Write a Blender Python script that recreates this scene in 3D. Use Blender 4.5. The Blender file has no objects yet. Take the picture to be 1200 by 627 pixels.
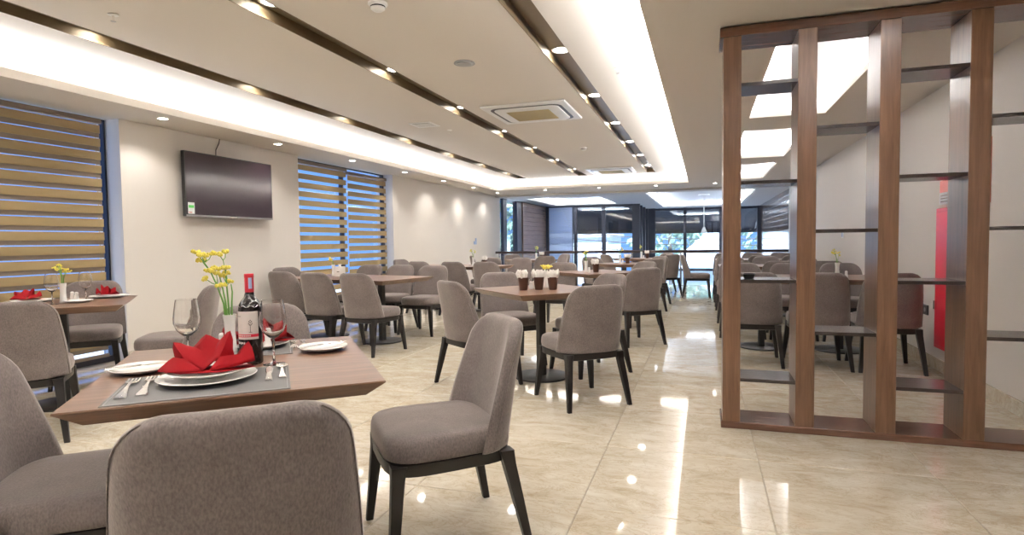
import bpy, bmesh, math, random
from mathutils import Vector, Matrix
random.seed(7)
S = bpy.context.scene
COL = S.collection
R = math.radians

# ------------------------------------------------------------------ camera
F_PX, YAW, PITCH, ROLL, CAM_Z = 687.07, 0.31672, -0.044908, -0.01321, 1.16
fw = Vector((-math.sin(YAW) * math.cos(PITCH), math.cos(YAW) * math.cos(PITCH), math.sin(PITCH)))
rt0 = Vector((math.cos(YAW), math.sin(YAW), 0)); up0 = rt0.cross(fw)
rt = rt0 * math.cos(ROLL) + up0 * math.sin(ROLL)
up = -rt0 * math.sin(ROLL) + up0 * math.cos(ROLL)
cam = bpy.data.cameras.new('camera'); cam_o = bpy.data.objects.new('camera', cam); COL.objects.link(cam_o)
cam.sensor_width = 36; cam.lens = F_PX / 1200 * 36; cam.clip_start = 0.05; cam.clip_end = 500
cam_o.matrix_world = Matrix(((rt.x, up.x, -fw.x, 0), (rt.y, up.y, -fw.y, 0), (rt.z, up.z, -fw.z, CAM_Z), (0, 0, 0, 1)))
S.camera = cam_o

def at(px, py, z=0.0):
    """point on the horizontal plane z under a pixel of the 1200x627 photograph"""
    d = rt * ((px - 600) / F_PX) + up * ((313.5 - py) / F_PX) + fw
    t = (z - CAM_Z) / d.z
    return Vector((d.x * t, d.y * t, z))

# ------------------------------------------------------------------ world, exposure
W = bpy.data.worlds.new('sky'); S.world = W; W.use_nodes = True
nt = W.node_tree; nt.nodes.clear()
wo = nt.nodes.new('ShaderNodeOutputWorld'); bg = nt.nodes.new('ShaderNodeBackground')
tc = nt.nodes.new('ShaderNodeTexCoord'); sp = nt.nodes.new('ShaderNodeSeparateXYZ'); rp = nt.nodes.new('ShaderNodeValToRGB')
rp.color_ramp.elements[0].position = 0.0; rp.color_ramp.elements[0].color = (0.24, 0.47, 1.0, 1)
rp.color_ramp.elements[1].position = 0.5; rp.color_ramp.elements[1].color = (0.13, 0.33, 0.92, 1)
nt.links.new(tc.outputs['Generated'], sp.inputs[0]); nt.links.new(sp.outputs['Z'], rp.inputs[0])
nt.links.new(rp.outputs[0], bg.inputs[0]); nt.links.new(bg.outputs[0], wo.inputs[0])
bg.inputs[1].default_value = 0.95
S.view_settings.view_transform = 'Standard'; S.view_settings.look = 'None'
S.view_settings.exposure = 0.6; S.view_settings.gamma = 1.0; S.view_settings.use_curve_mapping = False

sl_ = bpy.data.lights.new('sun', 'SUN'); sl_.energy = 16.0; sl_.angle = R(2); sl_.color = (0.88, 0.95, 1.0)
sun = bpy.data.objects.new('sun', sl_); COL.objects.link(sun); sun.rotation_euler = Vector((-0.35, 0.75, -0.8)).to_track_quat('-Z', 'Y').to_euler()
WARM = (1.0, 0.94, 0.87); NEUT = (1.0, 0.975, 0.965); COOL = (0.80, 0.88, 1.0)
P_COVE = 36.0      # watts per metre of cove LED strip
P_SPOT = 30.0

# ------------------------------------------------------------------ materials
MATS = {}
def mat(name, col, rough=0.5, metal=0.0, emit=None, estr=0.0, **kw):
    m = bpy.data.materials.new(name); m.use_nodes = True
    b = m.node_tree.nodes['Principled BSDF']
    b.inputs['Base Color'].default_value = (*col, 1); b.inputs['Roughness'].default_value = rough; b.inputs['Metallic'].default_value = metal
    if emit: b.inputs['Emission Color'].default_value = (*emit, 1); b.inputs['Emission Strength'].default_value = estr
    for k, v in kw.items(): b.inputs[k.replace('_', ' ')].default_value = v
    MATS[name] = m
    return m
def nodes(m): return m.node_tree.nodes, m.node_tree.links, m.node_tree.nodes['Principled BSDF']
def noise(m, scale, detail=4, rough=0.55, coord='Object', vec=(1, 1, 1), dist=0.0):
    n, l, b = nodes(m)
    t = n.new('ShaderNodeTexCoord'); mp = n.new('ShaderNodeMapping'); mp.inputs['Scale'].default_value = vec
    x = n.new('ShaderNodeTexNoise'); x.inputs['Scale'].default_value = scale; x.inputs['Detail'].default_value = detail
    x.inputs['Roughness'].default_value = rough; x.inputs['Distortion'].default_value = dist
    l.new(t.outputs[coord], mp.inputs[0]); l.new(mp.outputs[0], x.inputs['Vector'])
    return x, mp, t
def ramp(m, src, stops):
    n, l, b = nodes(m)
    r = n.new('ShaderNodeValToRGB'); e = r.color_ramp.elements
    while len(e) < len(stops): e.new(0.5)
    for k, (p, c) in enumerate(stops): e[k].position = p; e[k].color = (*c, 1)
    l.new(src, r.inputs[0]); return r
def bump(m, src, strength, dist=0.01):
    n, l, b = nodes(m); bp = n.new('ShaderNodeBump'); bp.inputs['Strength'].default_value = strength; bp.inputs['Distance'].default_value = dist
    l.new(src, bp.inputs['Height']); l.new(bp.outputs[0], b.inputs['Normal'])

mat('wall_paint', (0.74, 0.705, 0.665), 0.65)
mat('ceiling_paint', (0.68, 0.635, 0.575), 0.75)
mat('white_paint', (0.82, 0.81, 0.79), 0.7)
mat('grout', (0.40, 0.34, 0.26), 0.6)
mat('white_plastic', (0.80, 0.80, 0.78), 0.35)
mat('grey_plastic', (0.30, 0.30, 0.30), 0.45)
mat('black_plastic', (0.012, 0.012, 0.013), 0.35)
mat('dark_metal', (0.018, 0.017, 0.016), 0.38, 0.2)
mat('dark_wood', (0.009, 0.007, 0.0065), 0.42, Specular_IOR_Level=0.35)
mat('mullion', (0.028, 0.030, 0.042), 0.4, 0.3)
mat('steel', (0.62, 0.62, 0.62), 0.22, 1.0)
mat('silver', (0.92, 0.91, 0.88), 0.2, 1.0)
mat('porcelain', (0.84, 0.83, 0.81), 0.12)
mat('ceramic', (0.86, 0.85, 0.83), 0.22)
mat('placemat', (0.115, 0.112, 0.112), 0.55)
mat('rail_wood', (0.028, 0.014, 0.013), 0.3)
mat('screen', (0.035, 0.022, 0.030), 0.12)
mat('lamp_lens', (1, 1, 1), 0.4, 0, (1.0, 0.95, 0.86), 26)
mat('led_strip', (1, 1, 1), 0.4, 0, (1, 0.97, 0.93), 6)
mat('red_paint', (0.62, 0.010, 0.035), 0.35)
mat('red_print', (0.62, 0.14, 0.11), 0.4)
mat('green_print', (0.10, 0.55, 0.12), 0.4)
mat('grille', (0.52, 0.45, 0.28), 0.6)
mat('stem_green', (0.10, 0.26, 0.035), 0.5)
mat('blossom_yellow', (0.72, 0.62, 0.09), 0.6)
mat('bottle_glass', (0.010, 0.006, 0.006), 0.07)
mat('label_paper', (0.72, 0.66, 0.62), 0.6)
mat('capsule_red', (0.42, 0.015, 0.03), 0.28)
mat('stamp_blue', (0.35, 0.48, 0.72), 0.5)
mat('ink', (0.10, 0.08, 0.08), 0.6)
mat('cup_brown', (0.075, 0.030, 0.020), 0.35)
mat('tissue', (0.86, 0.84, 0.80), 0.85)
mat('canopy_dark', (0.012, 0.013, 0.018), 0.6)
mat('concrete', (0.45, 0.46, 0.48), 0.8)
mat('bright_white', (0.85, 0.87, 0.9), 0.6)
mat('trunk', (0.10, 0.08, 0.06), 0.8)
mat('gold_fabric', (0.31, 0.228, 0.110), 0.55)
mat('sheer_fabric', (0.20, 0.16, 0.125), 0.7)
mat('trough_brown', (0.17, 0.125, 0.070), 0.38, 0.25)
mat('screen_slat', (0.34, 0.42, 0.60), 0.35)
mat('cable', (0.10, 0.08, 0.07), 0.5)

# upholstery
m = mat('fabric', (0.2, 0.17, 0.16), 0.85, Sheen_Weight=0.55, Sheen_Roughness=0.4)
m.node_tree.nodes['Principled BSDF'].inputs['Sheen Tint'].default_value = (0.85, 0.78, 0.74, 1)
n, l, b = nodes(m)
x, mp, t = noise(m, 9, 5, 0.6); x2, _, _ = noise(m, 210, 2, 0.5, vec=(1, 1, 0.5))
mx = n.new('ShaderNodeMix'); mx.data_type = 'FLOAT'; mx.inputs[0].default_value = 0.62
l.new(x.outputs[0], mx.inputs[2]); l.new(x2.outputs[0], mx.inputs[3])
r = ramp(m, mx.outputs[0], [(0.32, (0.082, 0.066, 0.061)), (0.70, (0.178, 0.146, 0.135))]); l.new(r.outputs[0], b.inputs['Base Color'])
bump(m, x2.outputs[0], 0.25, 0.003)

def wood(name, dark, light, vec, rough=0.35, scale=3.0):
    m = mat(name, dark, rough); n, l, b = nodes(m)
    x, mp, t = noise(m, scale, 6, 0.62, vec=vec, dist=0.6)
    oi = n.new('ShaderNodeObjectInfo'); ad = n.new('ShaderNodeVectorMath'); ad.operation = 'MULTIPLY_ADD'
    cb = n.new('ShaderNodeCombineXYZ'); l.new(oi.outputs['Random'], cb.inputs[0]); l.new(oi.outputs['Random'], cb.inputs[1]); l.new(oi.outputs['Random'], cb.inputs[2])
    l.new(cb.outputs[0], ad.inputs[0]); ad.inputs[1].default_value = (9, 7, 11); l.new(t.outputs['Object'], ad.inputs[2]); l.new(ad.outputs[0], mp.inputs[0])
    r = ramp(m, x.outputs[0], [(0.32, dark), (0.52, tuple((a + c) / 2 for a, c in zip(dark, light))), (0.70, light)])
    l.new(r.outputs[0], b.inputs['Base Color']); bump(m, x.outputs[0], 0.06, 0.004)
    return m
wood('walnut_x', (0.098, 0.050, 0.029), (0.205, 0.113, 0.068), (1.2, 14, 14), 0.32)
wood('walnut_v', (0.095, 0.046, 0.023), (0.195, 0.104, 0.058), (14, 14, 0.9), 0.30)
wood('walnut_h', (0.080, 0.036, 0.022), (0.160, 0.078, 0.048), (0.9, 14, 14), 0.26)
wood('shelf_dark', (0.022, 0.016, 0.015), (0.048, 0.034, 0.030), (0.9, 14, 14), 0.24)
wood('cladding', (0.15, 0.095, 0.07), (0.22, 0.145, 0.11), (6, 0.5, 9), 0.12)

# marble tile
m = mat('marble', (0.7, 0.6, 0.5), 0.045, Specular_IOR_Level=0.62); n, l, b = nodes(m)
t = n.new('ShaderNodeTexCoord'); oi = n.new('ShaderNodeObjectInfo'); ad = n.new('ShaderNodeVectorMath'); ad.operation = 'MULTIPLY_ADD'
cb = n.new('ShaderNodeCombineXYZ'); [l.new(oi.outputs['Random'], cb.inputs[k]) for k in range(3)]
l.new(cb.outputs[0], ad.inputs[0]); ad.inputs[1].default_value = (23, 31, 17); l.new(t.outputs['Object'], ad.inputs[2])
mp = n.new('ShaderNodeMapping'); mp.inputs['Rotation'].default_value = (0, 0, R(28)); mp.inputs['Scale'].default_value = (1, 2.0, 1); l.new(ad.outputs[0], mp.inputs[0])
n1 = n.new('ShaderNodeTexNoise'); n1.inputs['Scale'].default_value = 3.2; n1.inputs['Detail'].default_value = 9; n1.inputs['Roughness'].default_value = 0.62; n1.inputs['Distortion'].default_value = 1.3
n2 = n.new('ShaderNodeTexNoise'); n2.inputs['Scale'].default_value = 5.0; n2.inputs['Detail'].default_value = 7; n2.inputs['Roughness'].default_value = 0.68; n2.inputs['Distortion'].default_value = 2.2
l.new(mp.outputs[0], n1.inputs['Vector']); l.new(mp.outputs[0], n2.inputs['Vector'])
r1 = ramp(m, n1.outputs[0], [(0.28, (0.47, 0.39, 0.275)), (0.42, (0.59, 0.52, 0.405)), (0.55, (0.65, 0.595, 0.49)), (0.68, (0.71, 0.67, 0.58))])
r2 = ramp(m, n2.outputs[0], [(0.455, (1, 1, 1)), (0.492, (0.74, 0.66, 0.55)), (0.53, (1, 1, 1))])
mx = n.new('ShaderNodeMix'); mx.data_type = 'RGBA'; mx.blend_type = 'MULTIPLY'; mx.inputs[0].default_value = 0.6
l.new(r1.outputs[0], mx.inputs[6]); l.new(r2.outputs[0], mx.inputs[7]); l.new(mx.outputs[2], b.inputs['Base Color'])

# napkin cloth
m = mat('napkin_red', (0.20, 0.001, 0.004), 0.7, Specular_IOR_Level=0.15)
x2, _, _ = noise(m, 400, 2); bump(m, x2.outputs[0], 0.1, 0.002)

# foliage outside
m = mat('foliage', (0.1, 0.2, 0.1), 0.6); x, mp, t = noise(m, 6, 6, 0.7); n, l, b = nodes(m)
r = ramp(m, x.outputs[0], [(0.35, (0.14, 0.24, 0.16)), (0.65, (0.45, 0.58, 0.45))]); l.new(r.outputs[0], b.inputs['Base Color'])

def pane_mat(name, tint, gl=1.0):
    m = bpy.data.materials.new(name); m.use_nodes = True; nt = m.node_tree; nt.nodes.clear()
    o = nt.nodes.new('ShaderNodeOutputMaterial'); mx = nt.nodes.new('ShaderNodeMixShader'); tr = nt.nodes.new('ShaderNodeBsdfTransparent'); gs = nt.nodes.new('ShaderNodeBsdfGlossy'); fr = nt.nodes.new('ShaderNodeLayerWeight'); fr.inputs[0].default_value = 0.5; pw = nt.nodes.new('ShaderNodeMath'); pw.operation = 'POWER'; pw.inputs[1].default_value = 5.0; sc_ = nt.nodes.new('ShaderNodeMath'); sc_.operation = 'MULTIPLY_ADD'; sc_.inputs[1].default_value = 0.95; sc_.inputs[2].default_value = 0.045
    mu = nt.nodes.new('ShaderNodeMath'); mu.operation = 'MULTIPLY'; mu.inputs[1].default_value = gl; mu.use_clamp = True
    gs.inputs['Roughness'].default_value = 0.0; tr.inputs[0].default_value = (*tint, 1)
    nt.links.new(fr.outputs['Facing'], pw.inputs[0]); nt.links.new(pw.outputs[0], sc_.inputs[0]); nt.links.new(sc_.outputs[0], mu.inputs[0]); nt.links.new(mu.outputs[0], mx.inputs[0]); nt.links.new(tr.outputs[0], mx.inputs[1]); nt.links.new(gs.outputs[0], mx.inputs[2]); nt.links.new(mx.outputs[0], o.inputs[0])
    MATS[name] = m
pane_mat('pane', (0.86, 0.93, 1.0), 1.8)
pane_mat('balustrade_pane', (0.93, 0.97, 0.98), 1.0)
m = mat('crystal', (1, 1, 1), 0.0, Transmission_Weight=1.0, IOR=1.45)

# ------------------------------------------------------------------ mesh helpers
def obj(name, bm, m, parent=None, smooth=False, angle=None):
    me = bpy.data.meshes.new(name)
    bmesh.ops.recalc_face_normals(bm, faces=bm.faces[:])
    bm.to_mesh(me); bm.free()
    if m: me.materials.append(MATS[m] if isinstance(m, str) else m)
    if smooth:
        me.polygons.foreach_set('use_smooth', [True] * len(me.polygons))
        if angle: me.set_sharp_from_angle(angle=R(angle))
    o = bpy.data.objects.new(name, me); COL.objects.link(o)
    if parent: o.parent = parent
    return o
def box(bm, x0, x1, y0, y1, z0, z1):
    v = [bm.verts.new(c) for c in ((x0, y0, z0), (x1, y0, z0), (x1, y1, z0), (x0, y1, z0), (x0, y0, z1), (x1, y0, z1), (x1, y1, z1), (x0, y1, z1))]
    for f in ((0, 3, 2, 1), (4, 5, 6, 7), (0, 1, 5, 4), (1, 2, 6, 5), (2, 3, 7, 6), (3, 0, 4, 7)): bm.faces.new([v[i] for i in f])
    return bm
def B(*a):
    bm = bmesh.new(); box(bm, *a); return bm
def bevel(bm, w, seg=2):
    bmesh.ops.bevel(bm, geom=bm.edges[:], offset=w, segments=seg, affect='EDGES', profile=0.6); return bm
def rings(bm, loops, cap0=True, cap1=True):
    vs = [[bm.verts.new(p) for p in L] for L in loops]
    for a, c in zip(vs, vs[1:]):
        k = len(a)
        for i in range(k): bm.faces.new((a[i], a[(i + 1) % k], c[(i + 1) % k], c[i]))
    if cap0: bm.faces.new(vs[0][::-1])
    if cap1: bm.faces.new(vs[-1])
    return bm
def lathe(prof, seg=24, bm=None, c=(0, 0, 0), cap0=True, cap1=True):
    bm = bm or bmesh.new()
    return rings(bm, [[(c[0] + r * math.cos(2 * math.pi * k / seg), c[1] + r * math.sin(2 * math.pi * k / seg), c[2] + z) for k in range(seg)] for r, z in prof], cap0, cap1)
def tube(pts, r, seg=6, bm=None):
    bm = bm or bmesh.new(); pts = [Vector(p) for p in pts]; L = []
    for i, p in enumerate(pts):
        d = (pts[min(i + 1, len(pts) - 1)] - pts[max(i - 1, 0)]).normalized()
        a = d.cross(Vector((0, 0, 1)) if abs(d.z) < 0.95 else Vector((1, 0, 0))).normalized(); c = d.cross(a)
        rr = r[i] if isinstance(r, (list, tuple)) else r
        L.append([p + (a * math.cos(2 * math.pi * k / seg) + c * math.sin(2 * math.pi * k / seg)) * rr for k in range(seg)])
    return rings(bm, L)
def empty(name, loc=(0, 0, 0), rz=0.0):
    o = bpy.data.objects.new(name, None); COL.objects.link(o); o.location = loc; o.rotation_euler = (0, 0, rz); o.empty_display_size = 0.1
    return o
def tag(o, label, cat, group=None):
    o['label'] = label; o['category'] = cat
    if group: o['group'] = group
    return o
def struct(o, label=None):
    o['kind'] = 'structure'
    if label: o['label'] = label
    return o
def copy_tree(o, parent=None):
    c = o.copy(); COL.objects.link(c); c.parent = parent
    for ch in [q for q in o.children]: copy_tree(ch, c)
    return c
def place(proto, state, loc, rz):
    o = proto if not state.get(proto.name) else copy_tree(proto)
    state[proto.name] = True
    o.location = loc; o.rotation_euler = (0, 0, rz); return o
USED = {}
def area(name, loc, sx, sy, rot, power, col):
    L = bpy.data.lights.new(name, 'AREA'); L.shape = 'RECTANGLE'; L.size = sx; L.size_y = sy; L.energy = power; L.color = col
    o = bpy.data.objects.new(name, L); COL.objects.link(o); o.location = loc; o.rotation_euler = rot; return o

# ------------------------------------------------------------------ room shell
XL, XR, Y0, Y1, ZC = -5.5, 1.92, -2.6, 15.35, 2.42
ZT = 2.62
FLOOR = struct(obj('floor', B(XL - 0.3, XR + 0.1, Y0, Y1, -0.25, -0.004), 'grout'), 'polished cream marble tile floor')
TS = 0.787
def tile_mesh(w, h):
    bm = B(-w / 2, w / 2, -h / 2, h / 2, -0.006, 0); 
    top = [e for e in bm.edges if all(v.co.z > -0.001 for v in e.verts)]
    bmesh.ops.bevel(bm, geom=top, offset=0.0025, segments=1, affect='EDGES'); return bm
tile_full = obj('floor_tile', tile_mesh(TS - 0.003, TS - 0.003), 'marble', FLOOR)
first = True
gx = [-0.515 + TS * k for k in range(-7, 5)]; gy = [2.47 + TS * k for k in range(-8, 19)]
for xa in gx:
    for ya in gy:
        x0, x1, y0, y1 = max(xa, XL), min(xa + TS, XR), max(ya, Y0), min(ya + TS, Y1)
        if x1 - x0 < 0.02 or y1 - y0 < 0.02: continue
        if first: o = tile_full; first = False
        elif x1 - x0 > TS - 0.01 and y1 - y0 > TS - 0.01: o = tile_full.copy(); COL.objects.link(o)
        else: o = obj('floor_tile', tile_mesh(x1 - x0 - 0.003, y1 - y0 - 0.003), 'marble', FLOOR)
        o.location = ((x0 + x1) / 2, (y0 + y1) / 2, 0)

WY = [(0.9, 4.36), (7.05, 9.72)]          # windows in the left wall
bm = bmesh.new()
for a, c in ((Y0, WY[0][0]), (WY[0][1], WY[1][0]), (WY[1][1], Y1)): box(bm, XL - 0.34, XL, a, c, 0, 2.75)
for a, c in WY: box(bm, XL - 0.34, XL, a, c, 2.46, 2.75)
struct(obj('wall_left', bm, 'wall_paint'), 'cream painted wall with two tall windows')
struct(obj('wall_right', B(XR, XR + 0.2, Y0, Y1, 0, 2.75), 'wall_paint'), 'cream painted wall behind the room divider')
struct(obj('wall_back', B(XL - 0.3, XR + 0.2, Y0 - 0.2, Y0, 0, 2.75), 'wall_paint'), 'cream painted wall')
bm = bmesh.new()
for a, c in ((Y0, WY[0][0]), (WY[0][1], WY[1][0]), (WY[1][1], Y1)): box(bm, XL, XL + 0.012, a, c, 0.001, 0.10)
struct(obj('baseboard_left', bm, 'marble'))
struct(obj('baseboard_right', B(XR - 0.012, XR, Y0, Y1, 0.001, 0.10), 'marble'))

# ceilings ---------------------------------------------------------
def slab_with_holes(name, x0, x1, y0, y1, z0, z1, holes, m):
    xs = sorted({x0, x1, *[h[0] for h in holes], *[h[1] for h in holes]}); ys = sorted({y0, y1, *[h[2] for h in holes], *[h[3] for h in holes]})
    bm = bmesh.new(); vs = {}
    def V(i, j, z):
        k = (i, j, z)
        if k not in vs: vs[k] = bm.verts.new((xs[i], ys[j], z))
        return vs[k]
    solid = lambda i, j: 0 <= i < len(xs) - 1 and 0 <= j < len(ys) - 1 and not any(h[0] <= (xs[i] + xs[i + 1]) / 2 <= h[1] and h[2] <= (ys[j] + ys[j + 1]) / 2 <= h[3] for h in holes)
    for i in range(len(xs) - 1):
        for j in range(len(ys) - 1):
            if not solid(i, j): continue
            for z in (z0, z1): bm.faces.new((V(i, j, z), V(i + 1, j, z), V(i + 1, j + 1, z), V(i, j + 1, z)))
            for (di, dj, a, c) in ((-1, 0, (i, j), (i, j + 1)), (1, 0, (i + 1, j), (i + 1, j + 1)), (0, -1, (i, j), (i + 1, j)), (0, 1, (i, j + 1), (i + 1, j + 1))):
                if not solid(i + di, j + dj): bm.faces.new((V(*a, z0), V(*c, z0), V(*c, z1), V(*a, z1)))
    return struct(obj(name, bm, m))
TRAY = (-4.90, -0.33, -2.0, 13.75)
RT = [(0.45, 1.17, 0.95, 3.45), (0.45, 1.17, 4.22, 6.72), (0.45, 1.17, 7.5, 10.02), (0.45, 1.17, 10.85, 13.5)]
slab_with_holes('ceiling', XL - 0.3, XR + 0.2, Y0, Y1, ZC, ZC + 0.025, [TRAY] + RT, 'ceiling_paint')
def tray(hole, zl, up_h, zt, back, power, col, top=True, m='white_paint'):
    x0, x1, y0, y1 = hole; X0, X1, Q0, Q1 = x0 - back, x1 + back, y0 - back, y1 + back
    bm = bmesh.new(); t = 0.02                                   # upstand lip
    box(bm, x0 - t, x0, y0 - t, y1 + t, zl + 0.025, zl + up_h); box(bm, x1, x1 + t, y0 - t, y1 + t, zl + 0.025, zl + up_h)
    box(bm, x0, x1, y0 - t, y0, zl + 0.025, zl + up_h); box(bm, x0, x1, y1, y1 + t, zl + 0.025, zl + up_h)
    struct(obj('ceiling_lip', bm, 'ceiling_paint'))
    bm = bmesh.new()
    box(bm, X0 - t, X0, Q0, Q1, zl + 0.025, zt + 0.1); box(bm, X1, X1 + t, Q0, Q1, zl + 0.025, zt + 0.1)
    box(bm, X0, X1, Q0 - t, Q0, zl + 0.025, zt + 0.1); box(bm, X0, X1, Q1, Q1 + t, zl + 0.025, zt + 0.1)
    struct(obj('ceiling_cove', bm, m))
    if top: struct(obj('ceiling_recess', B(X0 - t, X1 + t, Q0 - t, Q1 + t, zt, zt + 0.08), m))
    w = back * 0.4; z = zl + 0.04
    for (cx, cy, sx, sy) in ((x0 - t - w / 2 - 0.01, (y0 + y1) / 2, w, y1 - y0), (x1 + t + w / 2 + 0.01, (y0 + y1) / 2, w, y1 - y0),
                             ((x0 + x1) / 2, y0 - t - w / 2 - 0.01, x1 - x0, w), ((x0 + x1) / 2, y1 + t + w / 2 + 0.01, x1 - x0, w)):
        # LED strips lean towards the opening
        tx = 0 if sx > sy else math.copysign(R(38), cx - (x0 + x1) / 2); ty = 0 if sy > sx else math.copysign(R(38), cy - (y0 + y1) / 2)
        d = Vector((-math.sin(tx), -math.sin(ty), math.cos(tx) * math.cos(ty)))
        ya = Vector((0, 1, 0)) if sy > sx else Vector((1, 0, 0)); za = -d; xa = ya.cross(za)
        o = area('cove_led', (cx, cy, z), min(sx, sy), max(sx, sy), (0, 0, 0), power * max(sx, sy), col)
        o.rotation_euler = Matrix((xa, ya, za)).transposed().to_euler()
tray(TRAY, ZC, 0.07, ZT, 0.24, P_COVE, (0.96, 0.965, 1.0), top=False)
for h in RT: tray(h, ZC, 0.05, ZC + 0.14, 0.10, 11.0, (0.97, 0.965, 1.0))
GR = [(-4.14, -3.93), (-2.70, -2.50), (-1.19, -1.00)]; GY1 = 13.15
bm = bmesh.new(); xs = [TRAY[0] - 0.26] + [v for g in GR for v in g] + [TRAY[1] + 0.26]
for k in range(0, 8, 2): box(bm, xs[k], xs[k + 1], TRAY[2] - 0.26, GY1, ZT, ZT + 0.1)
box(bm, xs[0], xs[-1], GY1, TRAY[3] + 0.26, ZT, ZT + 0.1)
struct(obj('ceiling_recess', bm, 'ceiling_paint'), 'raised beige ceiling with three light troughs')
TN = ['nearest the window wall', 'in the middle of the raised ceiling', 'nearest the room divider']; TS_ = ['window side', 'middle', 'divider side']
ORD = ['first', 'second', 'third', 'fourth', 'fifth', 'sixth', 'seventh', 'eighth', 'ninth', 'tenth', 'eleventh']
def spot(loc, power, col, size=120):
    L = bpy.data.lights.new('lamp_light', 'SPOT'); L.energy = power; L.color = col; L.spot_size = R(size); L.spot_blend = 0.6; L.shadow_soft_size = 0.03
    o = bpy.data.objects.new('lamp_light', L); COL.objects.link(o); o.location = loc; return o
def downlight_mesh(r):
    t = empty('recessed_downlight')
    bm = lathe([(r * 0.78, 0.0), (r * 0.80, -0.004), (r * 0.95, -0.006), (r, -0.003), (r, 0.0)], 20, cap0=False, cap1=False); obj('trim_ring', bm, 'white_plastic', t, True)
    obj('lens', lathe([(r * 0.78, 0.0), (r * 0.78, -0.002), (r * 0.4, -0.003), (0.002, -0.003)], 20, cap0=False), 'lamp_lens', t, True)
    return t
DL = downlight_mesh(0.055); DLB = downlight_mesh(0.085)
for gi, (a, c) in enumerate(GR):
    bm = bmesh.new(); t = 0.006; zt = ZT + 0.075
    box(bm, a, a + t, Y0 + 0.6, GY1, ZT - 0.002, zt); box(bm, c - t, c, Y0 + 0.6, GY1, ZT - 0.002, zt); box(bm, a, c, Y0 + 0.6, GY1, zt, zt + t); box(bm, a + t, c - t, GY1 - t, GY1, ZT - 0.002, zt)
    tag(obj('light_trough', bm, 'trough_brown'), 'long brown recessed light trough ' + TN[gi], 'light trough', 'ceiling light troughs')
    k = 0
    for i in range(-2, 7):
        y = 3.13 + 1.56 * i
        o = place(DLB, USED, ((a + c) / 2, y, zt - 0.0005), 0)
        if i >= 0:
            tag(o, f'spotlight in the {TS_[gi]} ceiling trough, {ORD[k]} from the near end in view', 'downlight', 'spotlights in the troughs'); k += 1
        else: tag(o, f'spotlight in the {TS_[gi]} ceiling trough, {ORD[i + 2]} of those behind the viewpoint', 'downlight', 'spotlights in the troughs')
        spot(((a + c) / 2, y, zt - 0.012), P_SPOT, WARM, 140)
for i in range(-2, 7):
    y = 4.51 + 1.65 * i
    o = place(DL, USED, (-5.2 + 0.1, y, ZC), 0)
    tag(o, 'small downlight above the window wall, ' + (ORD[i] + ' counted from the first blind' if i >= 0 else ORD[i + 2] + ' of those behind the viewpoint'), 'downlight', 'downlights along the window wall')
    spot((-5.1, y, ZC - 0.015), P_SPOT * 0.55, WARM, 130)
for i, xx in enumerate((-3.76, -2.42, -1.08, 0.24)):
    o = place(DL, USED, (xx, 14.2, ZC), 0)
    tag(o, f'small downlight in the far ceiling beam, {ORD[i]} from the window side', 'downlight', 'downlights in the far beam')
    spot((xx, 14.2, ZC - 0.015), P_SPOT * 0.55, WARM, 130)

# ------------------------------------------------------------------ left windows with zebra blinds
def window(n, y0, y1, mull):
    w = struct(empty(f'window_{n}', (XL - 0.22, (y0 + y1) / 2, 0)), 'tall window behind banded roller blinds')
    def part(name, bm, m):
        o = obj(name, bm, m, w); o.location = -Vector(w.location); return o
    X = XL - 0.22
    bm = bmesh.new(); t = 0.02 if n == 1 else 0.05
    box(bm, X - 0.03, X + 0.03, y0, y1, 0.0, 0.06); box(bm, X - 0.03, X + 0.03, y0, y1, 2.40, 2.46)
    for y in [y0] + mull + [y1 - t]: box(bm, X - 0.03, X + 0.03, y, y + t, 0.06, 2.40)
    part('window_frame', bm, 'mullion')
    ys = [y0] + mull + [y1]
    for a, c in zip(ys, ys[1:]): part('pane', B(X - 0.004, X + 0.004, a + 0.02, c - 0.02, 0.05, 2.42), 'pane')
window(1, *WY[0], [2.6]); window(2, *WY[1], [8.38])
def blind(y0, y1, X, top, bot, gold, sheer, gap, label):
    b = tag(empty('zebra_blind', (X, (y0 + y1) / 2, bot)), label, 'blind', 'zebra blinds'); L = y1 - y0
    h = top - bot
    cs = obj('headrail', bevel(B(-0.035, 0.035, -L / 2, L / 2, h - 0.05, h), 0.008), 'sheer_fabric', b)
    obj('bottom_bar', bevel(B(-0.012, 0.012, -L / 2, L / 2, 0, 0.035), 0.006), 'sheer_fabric', b)
    g = s = None; z = h - 0.06 - gold
    while z > 0.03:
        if g is None: g = obj('band', B(-0.003, 0.003, -L / 2, L / 2, -gold / 2, gold / 2), 'gold_fabric', b); o = g
        else: o = g.copy(); COL.objects.link(o)
        o.location = (0.006, 0, z + gold / 2)
        if sheer > 0:
            if s is None: s = obj('sheer_band', B(-0.002, 0.002, -L / 2, L / 2, -sheer / 2, sheer / 2), 'sheer_fabric', b); o = s
            else: o = s.copy(); COL.objects.link(o)
            o.location = (-0.006, 0, z - sheer / 2 + 0.004)
        z -= gold + sheer + gap
    for yy in (-L / 2 + 0.03, L / 2 - 0.03): obj('lift_cord', tube([(-0.012, yy, 0.02), (-0.012, yy, h - 0.03)], 0.0025, 5), 'cable', b)
blind(2.62, 4.24, XL - 0.11, 2.40, 0.07, 0.078, 0.047, 0.005, 'gold and brown banded blind on the tall window nearest the camera')
blind(0.95, 2.60, XL - 0.11, 2.40, 0.07, 0.078, 0.047, 0.005, 'gold and brown banded blind beside the camera, outside the left edge of view')
blind(7.11, 8.38, XL - 0.11, 2.385, 0.07, 0.084, 0.0, 0.046, 'gold banded blind with blue gaps, nearer half of the second window')
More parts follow.
